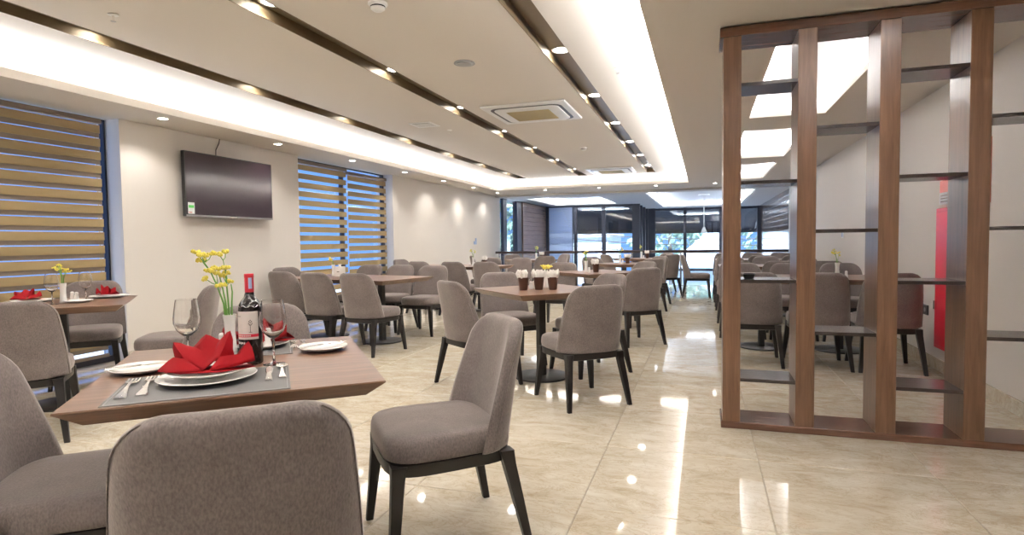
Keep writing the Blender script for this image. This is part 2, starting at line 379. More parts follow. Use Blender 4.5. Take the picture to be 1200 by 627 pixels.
blind(8.42, 9.64, XL - 0.11, 2.345, 0.07, 0.084, 0.0, 0.046, 'gold banded blind with blue gaps, farther half of the second window')

# ------------------------------------------------------------------ far stairwell hall: no floor on this storey, glass facade in two planes
ZF = 2.40
FT = [(-5.0, -2.85, 16.7, 20.35), (-1.5, 1.25, 16.2, 23.3)]
slab_with_holes('ceiling', -5.9, 2.3, Y1, 24.7, ZF, ZF + 0.03, FT, 'ceiling_paint')
for h in FT: tray(h, ZF, 0.05, ZF + 0.16, 0.15, 40.0, COOL)
struct(obj('trim_1', B(XL, XR, Y1 - 0.03, Y1 + 0.12, ZC - 0.045, ZC + 0.1), 'ceiling_paint'), 'shallow painted beam at the end of the dining room')
struct(obj('trim_2', B(XL, XR, Y1, Y1 + 0.03, -0.35, 0.0), 'dark_metal'), 'dark edge of the floor above the stairwell')
struct(obj('floor', B(-6.2, 2.6, Y1 - 2, 26.5, -3.7, -3.6), 'concrete'), 'lower storey floor below the stairwell')
struct(obj('wall_left', B(XL - 0.34, XL, Y1, 15.75, -3.6, 2.45), 'wall_paint'), 'short wall return beside the stairwell')
# left side window strip
w = struct(empty('window_3', (XL - 0.1, 16.8, 0)), 'narrow side windows of the stairwell hall')
def sub(par, name, bm, m):
    o = obj(name, bm, m, par); o.location = -Vector(par.location); return o
bm = bmesh.new()
for a, c in ((16.12, 16.45), (17.45, 17.93)): box(bm, XL - 0.11, XL - 0.03, a, c, -3.6, 2.42)
sub(w, 'window_frame', bm, 'mullion')
for a, c in ((15.75, 16.15), (16.5, 17.45)): sub(w, 'pane', B(XL - 0.11, XL - 0.1, a, c, -3.6, 2.42), 'pane')
def cladding(name, X0, X1, y0, y1, label, nrm):
    b = struct(obj(name, B(X0, X1, y0, y1, -3.6, 2.42), 'cladding'), label)
    z = -0.6; p = None
    while z < 2.40:
        h = min(0.145, 2.40 - z)
        o = obj('plank', bevel(B(X1 if nrm > 0 else X0 - 0.012, X1 + 0.012 if nrm > 0 else X0, y0, y1, z, z + h), 0.003, 1), 'cladding', b)
        z += 0.15
cladding('wall_left', XL - 0.34, XL, 17.95, 20.85, 'glossy wood plank cladding beside the far glazing', 1)
cladding('wall_right', 2.05, 2.3, Y1, 24.4, 'glossy wood plank cladding of the stairwell behind the divider', -1)
# facades
def facade(n, xs, Y, wide, transoms, label):
    w = struct(empty(f'window_{n}', ((xs[0] + xs[-1]) / 2, Y, -3.6)), label)
    bm = bmesh.new()
    for k, x in enumerate(xs):
        t = wide[k]; box(bm, x - t / 2, x + t / 2, Y - 0.06, Y + 0.06, -3.6, 2.42)
    for z in transoms: box(bm, xs[0], xs[-1], Y - 0.05, Y + 0.05, z, z + 0.09)
    sub(w, 'window_frame', bm, 'mullion')
    for a, c in zip(xs, xs[1:]): sub(w, 'pane', B(a, c, Y - 0.006, Y + 0.006, -3.6, 2.42), 'pane')
facade(4, [-5.45, -4.40, -3.38, -2.25], 20.85, [0.16, 0.12, 0.14, 0.26], [-3.6, -0.12, 2.32], 'dark framed glass facade, nearer plane')
facade(5, [-2.12, -0.72, 0.62, 2.02], 24.4, [0.5, 0.12, 0.12, 0.16], [-3.6, -0.12, 2.30], 'dark framed glass facade, set back plane')
w6 = struct(empty('window_6', (-2.2, 22.6, -3.6)), 'glass return between the two facade planes')
bm = bmesh.new()
for y in (20.9, 21.9, 23.1, 24.3): box(bm, -2.26, -2.14, y - 0.08, y + 0.08, -3.6, 2.42)
sub(w6, 'window_frame', bm, 'mullion'); sub(w6, 'pane', B(-2.205, -2.195, 20.9, 24.3, -3.6, 2.42), 'pane')
scr = tag(empty('slatted_screen', (-4.92, 20.72, -0.6)), 'blue grey slatted screen behind the leftmost pane of the far facade', 'screen')
obj('side_rail', B(-0.46, -0.43, -0.012, 0.012, 0, 2.96), 'mullion', scr); obj('side_rail', B(0.43, 0.46, -0.012, 0.012, 0, 2.96), 'mullion', scr)
sq_ = None
for k in range(49):
    if sq_ is None: sq_ = obj('slat', B(-0.43, 0.43, -0.003, 0.003, 0, 0.056), 'screen_slat', scr); o = sq_
    else: o = sq_.copy(); COL.objects.link(o)
    o.location = (0, 0, 0.005 + 0.06 * k)
# balustrade
bal = tag(empty('balustrade', (-1.8, 15.2, 0)), 'glass balustrade with dark wooden handrail before the stairwell', 'balustrade')
obj('handrail', bevel(B(-3.65, 3.7, -0.035, 0.035, 0.815, 0.885), 0.012), 'rail_wood', bal)
pm = obj('post', lathe([(0.045, 0.002), (0.045, 0.012), (0.022, 0.014), (0.022, 0.815)], 12), 'steel', bal, True, 40)
xs = [-3.55 + 1.2 * k for k in range(7)]
for k, x in enumerate(xs):
    o = pm if k == 0 else pm.copy()
    if k: COL.objects.link(o)
    o.location = (x, 0, 0)
for a, c in zip(xs, xs[1:]): obj('glass_panel', B(a + 0.05, c - 0.05, -0.005, 0.005, 0.06, 0.77), 'balustrade_pane', bal)

# outside ------------------------------------------------------------
struct(obj('ground', B(-40, 40, 24.6, 90, -4.2, -4.0), 'concrete'), 'pale street outside')
struct(obj('ground', B(-40, -6.2, -8, 24.6, -4.2, -4.0), 'concrete'), 'pale street outside the window wall')
def awning(x0, x1, y, label):
    a = empty('awning', ((x0 + x1) / 2, y, 1.42)); hw = (x1 - x0) / 2
    bm = bmesh.new()
    v = [bm.verts.new(c) for c in ((-hw, 0, 1.1), (hw, 0, 1.1), (hw, 1.9, 0.12), (-hw, 1.9, 0.12), (-hw, 0, 1.16), (hw, 0, 1.16), (hw, 1.9, 0.18), (-hw, 1.9, 0.18))]
    for f in ((0, 3, 2, 1), (4, 5, 6, 7), (0, 1, 5, 4), (1, 2, 6, 5), (2, 3, 7, 6), (3, 0, 4, 7)): bm.faces.new([v[i] for i in f])
    obj('canopy', bm, 'canopy_dark', a); obj('valance', B(-hw, hw, 1.9, 1.93, -0.02, 0.18), 'canopy_dark', a)
    for s in (-1, 1): obj('arm', tube([(s * (hw - 0.1), 0.05, 0.55), (s * (hw - 0.1), 1.88, 0.1)], 0.025, 6), 'dark_metal', a)
    tag(a, label, 'awning')
awning(-5.0, -2.3, 20.98, 'dark awning outside the nearer glass facade')
awning(-2.1, 2.1, 24.55, 'dark awning outside the set back glass facade')
def tree(x, y, h, r, label):
    t = empty('tree', (x, y, -4.0))
    obj('trunk', tube([(0, 0, 0), (0.1, 0, h * 0.3), (0, 0.1, h * 0.6), (0.1, 0, h * 0.8)], [0.2, 0.16, 0.12, 0.05], 8), 'trunk', t)
    bm = bmesh.new()
    rnd = random.Random(int(x * 100))
    for k in range(420):
        a, e, q = rnd.uniform(0, 6.283), rnd.uniform(-1, 1), rnd.uniform(0.55, 1) * r
        c = Vector((q * math.cos(a) * math.sqrt(1 - e * e), q * math.sin(a) * math.sqrt(1 - e * e), h * 0.68 + e * q * 0.95))
        n1 = Vector((rnd.gauss(0, 1), rnd.gauss(0, 1), rnd.gauss(0, 1))).normalized(); n2 = n1.orthogonal().normalized(); n3 = n1.cross(n2); s = rnd.uniform(0.18, 0.42)
        bm.faces.new([bm.verts.new(c + (n2 * u + n3 * v_) * s) for u, v_ in ((-1, 0), (0, -0.55), (1, 0), (0, 0.55))])
    obj('foliage', bm, 'foliage', t)
    tag(t, label, 'tree', 'trees outside the glass')
tree(-2.2, 41, 8.5, 3.0, 'pale leafy tree behind the pillar between the two glass facades')
tree(0.2, 50, 8.6, 2.6, 'pale leafy tree outside the middle of the far glazing')
tree(5.2, 45, 8.5, 3.1, 'pale leafy tree outside the far right of the glazing')
tree(-9.5, 26, 8.0, 2.4, 'tall leafy tree outside the narrow side windows')
mq = tag(empty('marquee_tent', (0.4, 33.5, -4.0)), 'white marquee tent glaring in daylight outside the far glazing', 'tent')
L = [[(sx * w, sy * w, z) for sx, sy in ((-1, -1), (1, -1), (1, 1), (-1, 1))] for w, z in ((2.0, 3.6), (1.98, 4.15), (1.25, 4.62), (0.75, 5.05), (0.3, 5.5), (0.04, 5.75))]
obj('roof', rings(bmesh.new(), L), 'bright_white', mq)
for sx in (-1, 1):
    for sy in (-1, 1): obj('leg', tube([(sx * 1.9, sy * 1.9, 0), (sx * 1.9, sy * 1.9, 3.65)], 0.05, 8), 'bright_white', mq)
for sx in (-1, 1): obj('side_curtain', B(sx * 1.86 - 0.01, sx * 1.86 + 0.01, -1.8, 1.8, 0.1, 3.62), 'bright_white', mq)
obj('back_curtain', B(-1.8, 1.8, 1.84, 1.86, 0.1, 3.62), 'bright_white', mq)
for sx, nm in ((-9.6, 'left'), (9.0, 'right')):
    p = tag(empty('utility_pole', (sx, 30.3, -4.0)), f'slim {nm} pole carrying overhead cables outside', 'pole', 'utility poles')
    obj('shaft', tube([(0, 0, 0), (0, 0, 6.6)], [0.14, 0.09], 10), 'concrete', p, True); obj('crossarm', B(-0.06, 0.06, -0.6, 0.6, 5.0, 5.12), 'trunk', p)
for k, (za, zb) in enumerate(((1.9, 1.4), (1.6, 1.1), (1.2, 0.7))):
    pts = [(-9.6 + 18.6 * i / 14, (29.75, 29.95, 30.75)[k], za + (zb - za) * i / 14 - 0.5 * (1 - (i / 7 - 1) ** 2)) for i in range(15)]
    tag(obj('power_line', tube(pts, 0.022, 5), 'cable'), ['uppermost', 'middle', 'lowest'][k] + ' dark overhead cable sagging outside the far glazing', 'cable', 'overhead cables')
bd = tag(empty('pale_building', (-9.6, 36, -4.0)), 'pale low building glaring in daylight outside the nearer glass facade', 'building')
obj('wall', B(-5.5, 4.0, 0, 6, 0, 5.3), 'bright_white', bd); rf_ = obj('roof', bevel(B(-5.7, 4.2, -0.3, 6.2, 5.3, 5.55), 0.03, 1), 'concrete', bd)
for kx in range(4):
    for kz in range(2):
        f_ = obj('window', B(-4.6 + 2.3 * kx, -3.4 + 2.3 * kx, -0.05, 0, 1.0 + 2.2 * kz, 2.3 + 2.2 * kz), 'bright_white', bd); obj('pane', B(-4.5 + 2.3 * kx, -3.5 + 2.3 * kx, -0.06, -0.05, 1.1 + 2.2 * kz, 2.2 + 2.2 * kz), 'stamp_blue', f_)
# pendant in the far hall
p = tag(empty('pendant_lamp', (0.0, 19.5, 1.35)), 'thin pendant fixture hanging from the far hall ceiling', 'pendant lamp')
obj('ceiling_rose', lathe([(0.16, 1.20), (0.18, 1.17), (0.05, 1.13)], 20), 'white_plastic', p, True, 40)
obj('rod', tube([(0, 0, 1.15), (0, 0, 0.15)], 0.016, 8), 'white_plastic', p)
obj('shade', lathe([(0.03, 0.17), (0.06, 0.10), (0.10, 0.0), (0.09, 0.0), (0.05, 0.10)], 20), 'white_plastic', p, True, 50)

# ------------------------------------------------------------------ room divider
div = tag(empty('room_divider', (1.0, 3.916, 0)), 'open walnut shelving room divider standing on the right', 'room divider')
SY0, SY1 = -0.14, 0.14
px = [0.11, 0.515, 0.93, 1.35, 1.765]
obj('base_board', bevel(B(0.10 - 1, 1.90 - 1, SY0 - 0.004, SY1 + 0.004, 0.0, 0.04), 0.003, 1), 'walnut_h', div)
obj('top_board', bevel(B(0.09 - 1, 1.90 - 1, SY0 - 0.012, SY1 + 0.012, 2.355, 2.41), 0.003, 1), 'walnut_h', div)
for k, x in enumerate(px):
    if k == 0: pm = obj('post', bevel(B(0, 0.10, SY0, SY1, 0.04, 2.355), 0.002, 1), 'walnut_v', div); o = pm
    else: o = pm.copy(); COL.objects.link(o)
    o.location = (x - 1, 0, 0)
bw = 0.415 - 0.10 - 0.005
sm = None
for k in range(4):
    for z in ((0.30, 0.90, 1.49, 2.07) if k % 2 == 0 else (0.60, 1.195, 1.79)):
        if sm is None: sm = obj('shelf_board', bevel(B(0, bw, SY0 + 0.004, SY1 - 0.004, -0.02, 0), 0.001, 1), 'shelf_dark', div); o = sm
        else: o = sm.copy(); COL.objects.link(o)
        o.location = (px[k] + 0.10 - 1, 0, z + 0.01); o.scale.x = (px[k + 1] - px[k] - 0.10) / bw
ash = tag(empty('ashtray', (0.262, 3.86, 0.911)), 'small black dish on the left bay of the walnut divider', 'ashtray')
obj('bowl', lathe([(0.026, 0), (0.034, 0.012), (0.036, 0.028), (0.030, 0.028), (0.027, 0.012), (0.002, 0.009)], 18, cap1=True), 'black_plastic', ash, True, 40)
obj('rim', lathe([(0.030, 0.028), (0.038, 0.030), (0.038, 0.034), (0.029, 0.033)], 18, cap0=False, cap1=False), 'black_plastic', ash)

# ------------------------------------------------------------------ chair
def make_chair():
    t = empty('dining_chair')
    # seat cushion: D shaped plan
    def outline(s, n=32):
        P = []
        for k in range(n):
            a = 2 * math.pi * k / n; c, sn = math.cos(a), math.sin(a)
            ex = 0.42
            x = math.copysign(abs(c) ** ex, c); y = math.copysign(abs(sn) ** (0.55 if sn > 0 else 0.35), sn)
            hw = 0.232 + 0.012 * y
            P.append((x * hw * s, 0.012 + y * 0.245 * s))
        return P
    L = [[(x, y, z) for x, y in outline(s)] for s, z in ((0.95, 0.380), (0.99, 0.386), (1.005, 0.41), (1.0, 0.440), (0.975, 0.459), (0.915, 0.470), (0.7, 0.477), (0.35, 0.480))]
    obj('seat', rings(bmesh.new(), L), 'fabric', t, True)
    L = [[(x, y, z) for x, y in outline(s)] for s, z in ((0.95, 0.332), (0.975, 0.335), (0.985, 0.378), (0.95, 0.382))]
    obj('seat_frame', rings(bmesh.new(), L), 'dark_wood', t, True, 40)
    # wrapped backrest
    def back_ring(v, n=15):
        z = 0.383 + v * 0.472
        r = 0.10; H = 0.472; d = max(0, v * H - (H - r))
        hw = 0.252 - 0.012 * v - 0.034 * v * v - (r - math.sqrt(max(0, r * r - d * d))) * 0.98
        th = 0.040 - 0.008 * v
        if v * H > H - 0.035: q = (v * H - (H - 0.035)) / 0.035; th *= math.sqrt(max(0.0, 1 - q * q)) * 0.94 + 0.06
        yc = -0.205 - 0.080 * v ** 1.1
        P = []
        for side in (1, -1):
            for k in range(n):
                u = -1 + 2 * k / (n - 1); u = math.sin(u * math.pi / 2) * side
                e = max(0.0, 1 - abs(u) ** 12) ** 0.5
                x = hw * u; wrap = (0.105 - 0.030 * v) * (abs(x) / 0.25) ** 3.2
                P.append((x - math.copysign(1, u) * 0 , yc + wrap + side * th * e, z))
        # drop doubled end points
        return P[:n] + P[n + 1:2 * n - 1]
    vs = [0, 0.012, 0.04, 0.15, 0.3, 0.45, 0.6, 0.7, 0.78, 0.83, 0.88, 0.92, 0.95, 0.97, 0.985, 0.996]
    L = [back_ring(v) for v in vs]
    L[0] = [(x * 0.97, y * 0.98 - 0.003, z) for x, y, z in L[0]]
    bk = obj('backrest', rings(bmesh.new(), L), 'fabric', t, True)
    # piping along the rear edge
    pts = []
    for s in (-1, 1):
        seq = vs[1:-2] if s < 0 else vs[1:-2][::-1]
        for v in seq:
            rg = back_ring(v); i = 15 + 1 if s > 0 else 15 + 11
            P = sorted(rg[15:], key=lambda q: q[0]); p_ = P[0] if s < 0 else P[-1]
            pts.append((p_[0], p_[1] - 0.002, p_[2]))
    obj('piping', tube(pts, 0.0022, 5), 'fabric', bk, True)
    for sx in (-1, 1):
        for sy in (-1, 1):
            L = []
            for f, w, d in ((0, 0.0145, 0.0145), (0.5, 0.0185, 0.019), (0.86, 0.023, 0.023), (1.0, 0.028, 0.028)):
                cx = sx * (0.240 - 0.040 * f); cy = (0.250 - 0.036 * f) if sy > 0 else (-0.272 + 0.080 * f); z = f * 0.376
                L.append([(cx + a * w, cy + b_ * d, z) for a, b_ in ((-1, -1), (1, -1), (1, 1), (-1, 1))])
            bm = rings(bmesh.new(), L)
            bmesh.ops.bevel(bm, geom=[e for e in bm.edges if abs(e.verts[0].co.z - e.verts[1].co.z) > 0.02], offset=0.004, segments=1, affect='EDGES')
            obj('leg', bm, 'dark_wood', t)
    return t
CH = make_chair()
def chair(x, y, facing, label, group):
    return tag(place(CH, USED, (x, y, 0), R(facing - 90)), label, 'chair', group)

# ------------------------------------------------------------------ tables
def make_table(w, d):
    t = empty('dining_table')
    bm = bmesh.new(); a, c = w / 2, d / 2; i = 0.052
    rings(bm, [[(sx * (a - o_), sy * (c - o_), z) for sx, sy in ((-1, -1), (1, -1), (1, 1), (-1, 1))] for o_, z in ((i, 0.700), (0.001, 0.744), (0.0, 0.746), (0.001, 0.75))])
    obj('tabletop', bm, 'walnut_x', t)
    col = obj('column', bevel(B(-0.032, 0.032, -0.032, 0.032, 0.014, 0.688), 0.004, 1), 'dark_metal', t)
    obj('mount_plate', bevel(B(-0.16, 0.16, -0.16, 0.16, 0.688, 0.700), 0.003, 1), 'dark_metal', t)
    obj('base', lathe([(0.235, 0.0), (0.24, 0.004), (0.24, 0.012), (0.233, 0.016), (0.05, 0.017)], 40), 'dark_metal', t, True, 40)
    return t
TB = make_table(0.86, 0.89); TR = make_table(0.735, 0.86); TN1 = make_table(0.82, 0.92)
def table(proto, x, y, rot, label):
    return tag(place(proto, USED, (x, y, 0), R(rot)), label, 'table', 'square pedestal tables')

# ---- near table
T1 = Vector((-1.51, 1.615, 0)); A1 = R(40)
def on1(u, v, z=0.75): return (T1.x + u * math.cos(A1) - v * math.sin(A1), T1.y + u * math.sin(A1) + v * math.cos(A1), z)
table(TN1, T1.x, T1.y, 40, 'walnut topped table nearest the camera, laid with a wine bottle and red napkin')
G1 = 'chairs at the table with the wine bottle'
chair(-1.015, 1.085, 130, 'taupe chair nearest the camera, its broad back turned to us', G1)
chair(-1.825, 1.255, 38, 'taupe chair cut by the left edge of the picture, beside the nearest table', G1)
chair(-0.99, 2.09, 221, 'taupe chair with full seat in view, standing alone right of the nearest table', G1)
chair(-1.97, 2.22, 310, 'taupe chair behind the wine bottle, on the far side of the nearest table', G1)
# ---- table by the first blind
T2 = Vector((-4.50, 3.06, 0))
table(TB, T2.x, T2.y, 45, 'walnut table laid with red napkins in front of the nearest blind')
G2 = 'chairs at the table by the nearest blind'
chair(-3.96, 2.45, 137, 'taupe chair with its back to us at the table by the nearest blind', G2)
chair(-5.00, 3.62, 315, 'taupe chair against the nearest blind, behind the table with wine glasses', G2)
chair(-3.90, 3.50, 213, 'taupe chair in side view against the wall under the television', G2)
# ---- double table by the second window
G3 = 'chairs at the double table by the second window'
table(TB, -3.60, 6.05, -12, 'walnut table by the second window, the right one of a joined pair')
table(TB, -4.46, 6.23, -12, 'walnut table by the second window, the left one of a joined pair')
chair(-3.37, 5.46, 80, 'taupe chair, back to us, rightmost on the near side of the double table', G3)
chair(-3.97, 5.60, 80, 'taupe chair with its back to us at the double table, middle of three', G3)
chair(-4.50, 5.72, 80, 'taupe chair, back to us, at the double table just right of the bottle', G3)
chair(-5.06, 6.42, -15, 'taupe chair at the wall end of the double table, below the television cable', G3)
chair(-3.40, 6.76, 266, 'taupe chair facing us beyond the double table, rightmost with its seat in full view', G3)
chair(-3.98, 6.93, 264, 'taupe chair facing us beyond the double table, middle of three', G3)
chair(-4.54, 7.05, 262, 'taupe chair facing us beyond the double table, leftmost and close to the second blind', G3)
# ---- central row of tables set diagonally
G4 = 'chairs at the table with three brown tissue cups'
table(TB, -1.32, 4.80, 45, 'walnut table in mid room carrying three brown tissue cups')
chair(-0.855, 4.18, 131, 'taupe chair with its back to us, right of the table with three brown cups', G4)
chair(-0.97, 5.13, 225, 'taupe chair half hidden behind the one right of the table with three brown cups', G4)
chair(-1.75, 5.28, 312, 'taupe chair facing us across the table with three brown cups', G4)
chair(-1.75, 4.44, 52, 'taupe chair in side view left of the table with three brown cups', G4)
G5 = 'chairs at the second centre table'
table(TB, -1.32, 7.54, 45, 'walnut table behind the one with three brown cups, second of the centre row')
chair(-0.76, 6.68, 129, 'taupe chair with its back to us beside the aisle, at the second centre table', G5)
chair(-0.93, 8.08, 228, 'taupe chair beyond the second centre table, on its aisle side', G5)
chair(-1.90, 7.72, 262, 'taupe chair facing us on the window side of the second centre table', G5)
G6 = 'chairs at the third centre table'
table(TB, -1.32, 10.28, 45, 'walnut table third in the centre row')
chair(-0.93, 9.72, 131, 'taupe chair on the near aisle side of the third centre table', G6)
chair(-0.93, 10.78, 226, 'taupe chair on the far aisle side of the third centre table', G6)
chair(-1.80, 10.55, 315, 'taupe chair on the far window side of the third centre table', G6)
G7 = 'chairs at the last centre table'
table(TB, -1.32, 13.00, 45, 'walnut table last in the centre row, before the balustrade')
chair(-0.78, 12.35, 133, 'taupe chair on the near aisle side of the last centre table', G7)
chair(-0.95, 13.35, 226, 'taupe chair beyond the last centre table, nearest the balustrade', G7)
chair(-1.80, 12.62, 40, 'taupe chair on the near window side of the last centre table', G7)
# ---- left rows farther back
G8 = 'chairs at the second double table'
table(TB, -3.62, 9.28, -10, 'walnut table of the farther joined pair by the plain wall, right one')
table(TB, -4.48, 9.44, -10, 'walnut table of the farther joined pair by the plain wall, left one')
chair(-3.14, 8.60, 84, 'taupe chair with its back to us at the farther double table, rightmost', G8)
chair(-3.70, 8.66, 80, 'taupe chair with its back to us at the farther double table, middle of three', G8)
chair(-4.36, 8.80, 80, 'taupe chair with its back to us at the farther double table, leftmost', G8)
chair(-5.05, 9.55, -10, 'taupe chair at the wall end of the farther double table', G8)
chair(-3.22, 10.05, 264, 'taupe chair facing us beyond the farther double table, right one', G8)
chair(-3.85, 10.18, 264, 'taupe chair facing us beyond the farther double table, left one', G8)
G9 = 'chairs at the last table by the plain wall'
table(TB, -3.62, 12.40, 45, 'walnut table last along the plain wall, before the balustrade')
chair(-3.18, 11.62, 128, 'taupe chair on the near right of the last table by the plain wall', G9)
chair(-3.20, 12.95, 225, 'taupe chair on the far right of the last table by the plain wall', G9)
chair(-4.10, 12.90, 315, 'taupe chair on the far left of the last table by the plain wall', G9)
chair(-4.60, 12.05, 20, 'taupe chair on the near left of the last table by the plain wall', G9)
# ---- rows behind the divider
RW = ['first', 'second', 'third']
for i, yy in enumerate((6.71, 9.48, 12.25)):
    g = f'chairs in the {RW[i]} row behind the divider'
    for nm, xx in (('left', 0.58), ('right', 1.32)): table(TR, xx, yy, 0, f'walnut table in the {RW[i]} row behind the divider, {nm} one of the joined pair')
    for nm, xx in (('left', 0.43), ('middle', 0.97), ('right', 1.51)):
        chair(xx, yy - 0.81 + (0.06 if i else 0), 90 + random.uniform(-1.5, 1.5), f'taupe chair with back to us, {nm} one of the {RW[i]} row behind the divider', g)
        chair(xx, yy + 0.76, 270 + random.uniform(-1.5, 1.5), f'taupe chair facing us, {nm} one of the {RW[i]} row behind the divider', g)
chair(-0.14, 12.25, 2, 'taupe chair in side view at the aisle end of the farthest row behind the divider', 'chairs in the third row behind the divider')

# ------------------------------------------------------------------ tableware prototypes
def plate_mesh(name, r):
    return obj(name, lathe([(r * 0.55, 0.0), (r * 0.60, 0.002), (r * 0.97, 0.014), (r, 0.0165), (r * 0.985, 0.018), (r * 0.72, 0.008), (r * 0.5, 0.006), (0.002, 0.006)], 48), 'porcelain', None, True, 50)
P_CH = plate_mesh('charger_plate', 0.138); P_DN = plate_mesh('dinner_plate', 0.112); P_SD = plate_mesh('side_plate', 0.092)
def put(proto, loc, rz, label, cat, group=None): return tag(place(proto, USED, loc, rz), label, cat, group)
def napkin_proto():
    bm = bmesh.new()
    def sheet(pts, faces):
        v = [bm.verts.new(p) for p in pts]
        for f in faces: bm.faces.new([v[i] for i in f])
    # two tall leaves, two side flaps, folded foot
    sheet([(0.0, -0.055, 0.003), (-0.05, -0.035, 0.035), (-0.097, 0.0, 0.082), (-0.055, 0.035, 0.060), (-0.015, 0.03, 0.098), (-0.012, 0.0, 0.05), (-0.10, 0.02, 0.02), (-0.045, 0.05, 0.01)],
          [(0, 5, 1), (1, 5, 3, 2), (5, 4, 3), (1, 2, 6), (2, 3, 7, 6)])
    sheet([(0.0, -0.055, 0.003), (-0.012, 0.0, 0.05), (-0.015, 0.03, 0.098), (0.025, 0.028, 0.080), (0.067, -0.005, 0.112), (0.045, -0.035, 0.04), (0.075, 0.0, 0.03), (0.06, 0.05, 0.01), (-0.045, 0.05, 0.01), (0.02, -0.008, 0.045)],
          [(0, 9, 1), (1, 9, 3, 2), (9, 4, 3), (0, 5, 9), (9, 5, 4), (5, 6, 4), (4, 6, 7, 3), (2, 3, 7, 8)])
    sheet([(0.045, -0.035, 0.04), (0.075, 0.0, 0.03), (0.118, -0.005, 0.078), (0.140, -0.02, 0.022), (0.09, -0.05, 0.012), (0.02, -0.06, 0.003), (0.11, 0.03, 0.01), (0.10, -0.03, 0.045)],
          [(0, 7, 1), (1, 7, 2), (7, 3, 2), (0, 4, 7), (7, 4, 3), (0, 5, 4), (2, 3, 6), (1, 2, 6)])
    sheet([(-0.05, -0.035, 0.035), (-0.10, -0.005, 0.035), (-0.090, -0.02, 0.040), (-0.132, -0.03, 0.004), (-0.09, -0.062, 0.004), (-0.03, -0.066, 0.003), (0.0, -0.055, 0.006), (-0.07, -0.05, 0.02)],
          [(0, 2, 7), (2, 3, 7), (7, 3, 4), (0, 7, 6), (7, 4, 5), (7, 5, 6), (0, 1, 2), (1, 3, 2)])
    sheet([(-0.132, -0.03, 0.002), (-0.05, -0.074, 0.002), (0.06, -0.072, 0.002), (0.140, -0.02, 0.004), (0.11, 0.03, 0.002), (-0.10, 0.02, 0.002)], [(0, 1, 2, 3, 4, 5)])
    bmesh.ops.remove_doubles(bm, verts=bm.verts[:], dist=0.0008)
    bmesh.ops.subdivide_edges(bm, edges=bm.edges[:], cuts=2, use_grid_fill=True, smooth=0.25)
    o = obj('folded_napkin', bm, 'napkin_red', None, True, 28)
    md = o.modifiers.new('thickness', 'SOLIDIFY'); md.thickness = 0.0022; md.offset = 0
    return o
NAP = napkin_proto()
def flat(pts, th, bm=None):
    pts = [(y, z, w * 1.25) for y, z, w in pts]
    """ribbon through (x, z, halfwidth) stations"""
    bm = bm or bmesh.new()
    rings(bm, [[(-w, y, z), (w, y, z), (w * 0.8, y, z + th), (-w * 0.8, y, z + th)] for y, z, w in pts]); return bm
def fork_proto():
    t = empty('fork')
    obj('handle', flat([(-0.10, 0.001, 0.009), (-0.085, 0.001, 0.0105), (-0.04, 0.003, 0.006), (0.0, 0.006, 0.0032), (0.035, 0.008, 0.0028)], 0.0028), 'silver', t)
    h = obj('head', flat([(0.030, 0.008, 0.003), (0.045, 0.007, 0.010), (0.058, 0.005, 0.0115)], 0.002), 'silver', t)
    for k in range(4):
        x = -0.0120 + 0.0080 * k; bm = flat([(0.056, 0.005, 0.0019), (0.080, 0.003, 0.0016), (0.100, 0.005, 0.0011)], 0.0018)
        bmesh.ops.translate(bm, verts=bm.verts[:], vec=(x, 0, 0)); obj('tine', bm, 'silver', h)
    return t
FS = 1.25
def spoon_proto():
    t = empty('spoon')
    obj('handle', flat([(-0.09, 0.001, 0.009), (-0.075, 0.001, 0.010), (-0.03, 0.003, 0.0055), (0.03, 0.006, 0.003), (0.05, 0.005, 0.003)], 0.0028), 'silver', t)
    bm = bmesh.new(); L = []
    for q, dz in ((0.15, 0.0012), (0.6, 0.002), (0.9, 0.005), (1.0, 0.009), (0.96, 0.0095), (0.85, 0.006), (0.5, 0.0035), (0.1, 0.0028)):
        L.append([(0.019 * q * math.cos(6.283 * k / 20), 0.075 + 0.029 * q * math.sin(6.283 * k / 20), dz) for k in range(20)])
    obj('bowl', rings(bm, L), 'silver', t, True); return t
def knife_proto():
    t = empty('table_knife')
    obj('handle', flat([(-0.10, 0.001, 0.008), (-0.09, 0.001, 0.0095), (-0.03, 0.002, 0.007), (0.0, 0.003, 0.005)], 0.004), 'silver', t)
    obj('blade', flat([(0.0, 0.003, 0.005), (0.02, 0.003, 0.0085), (0.08, 0.003, 0.0095), (0.105, 0.003, 0.002)], 0.0016), 'silver', t); return t
FK, SPN, KN = fork_proto(), spoon_proto(), knife_proto()
def glass_proto():
    t = empty('wine_glass')
    obj('foot', lathe([(0.036, 0.0), (0.036, 0.0018), (0.012, 0.005), (0.0042, 0.012)], 32), 'crystal', t, True, 50)
    obj('stem', lathe([(0.0042, 0.012), (0.0036, 0.05), (0.0045, 0.088)], 16), 'crystal', t, True)
    out = [(0.0045, 0.088), (0.016, 0.094), (0.034, 0.112), (0.0435, 0.137), (0.0440, 0.155), (0.0405, 0.185), (0.0350, 0.220)]
    inn = [(0.0340, 0.2195), (0.0393, 0.185), (0.0428, 0.155), (0.0423, 0.137), (0.033, 0.114), (0.014, 0.097), (0.001, 0.094)]
    obj('bowl', lathe(out + inn, 40), 'crystal', t, True, 60); return t
GL = glass_proto()
def vase_proto():
    return obj('flower_vase', lathe([(0.024, 0), (0.026, 0.003), (0.0215, 0.03), (0.0185, 0.075), (0.020, 0.115), (0.0245, 0.145), (0.0225, 0.145), (0.018, 0.115), (0.0165, 0.075), (0.018, 0.02), (0.002, 0.012)], 28), 'ceramic', None, True, 50)
VS = vase_proto()
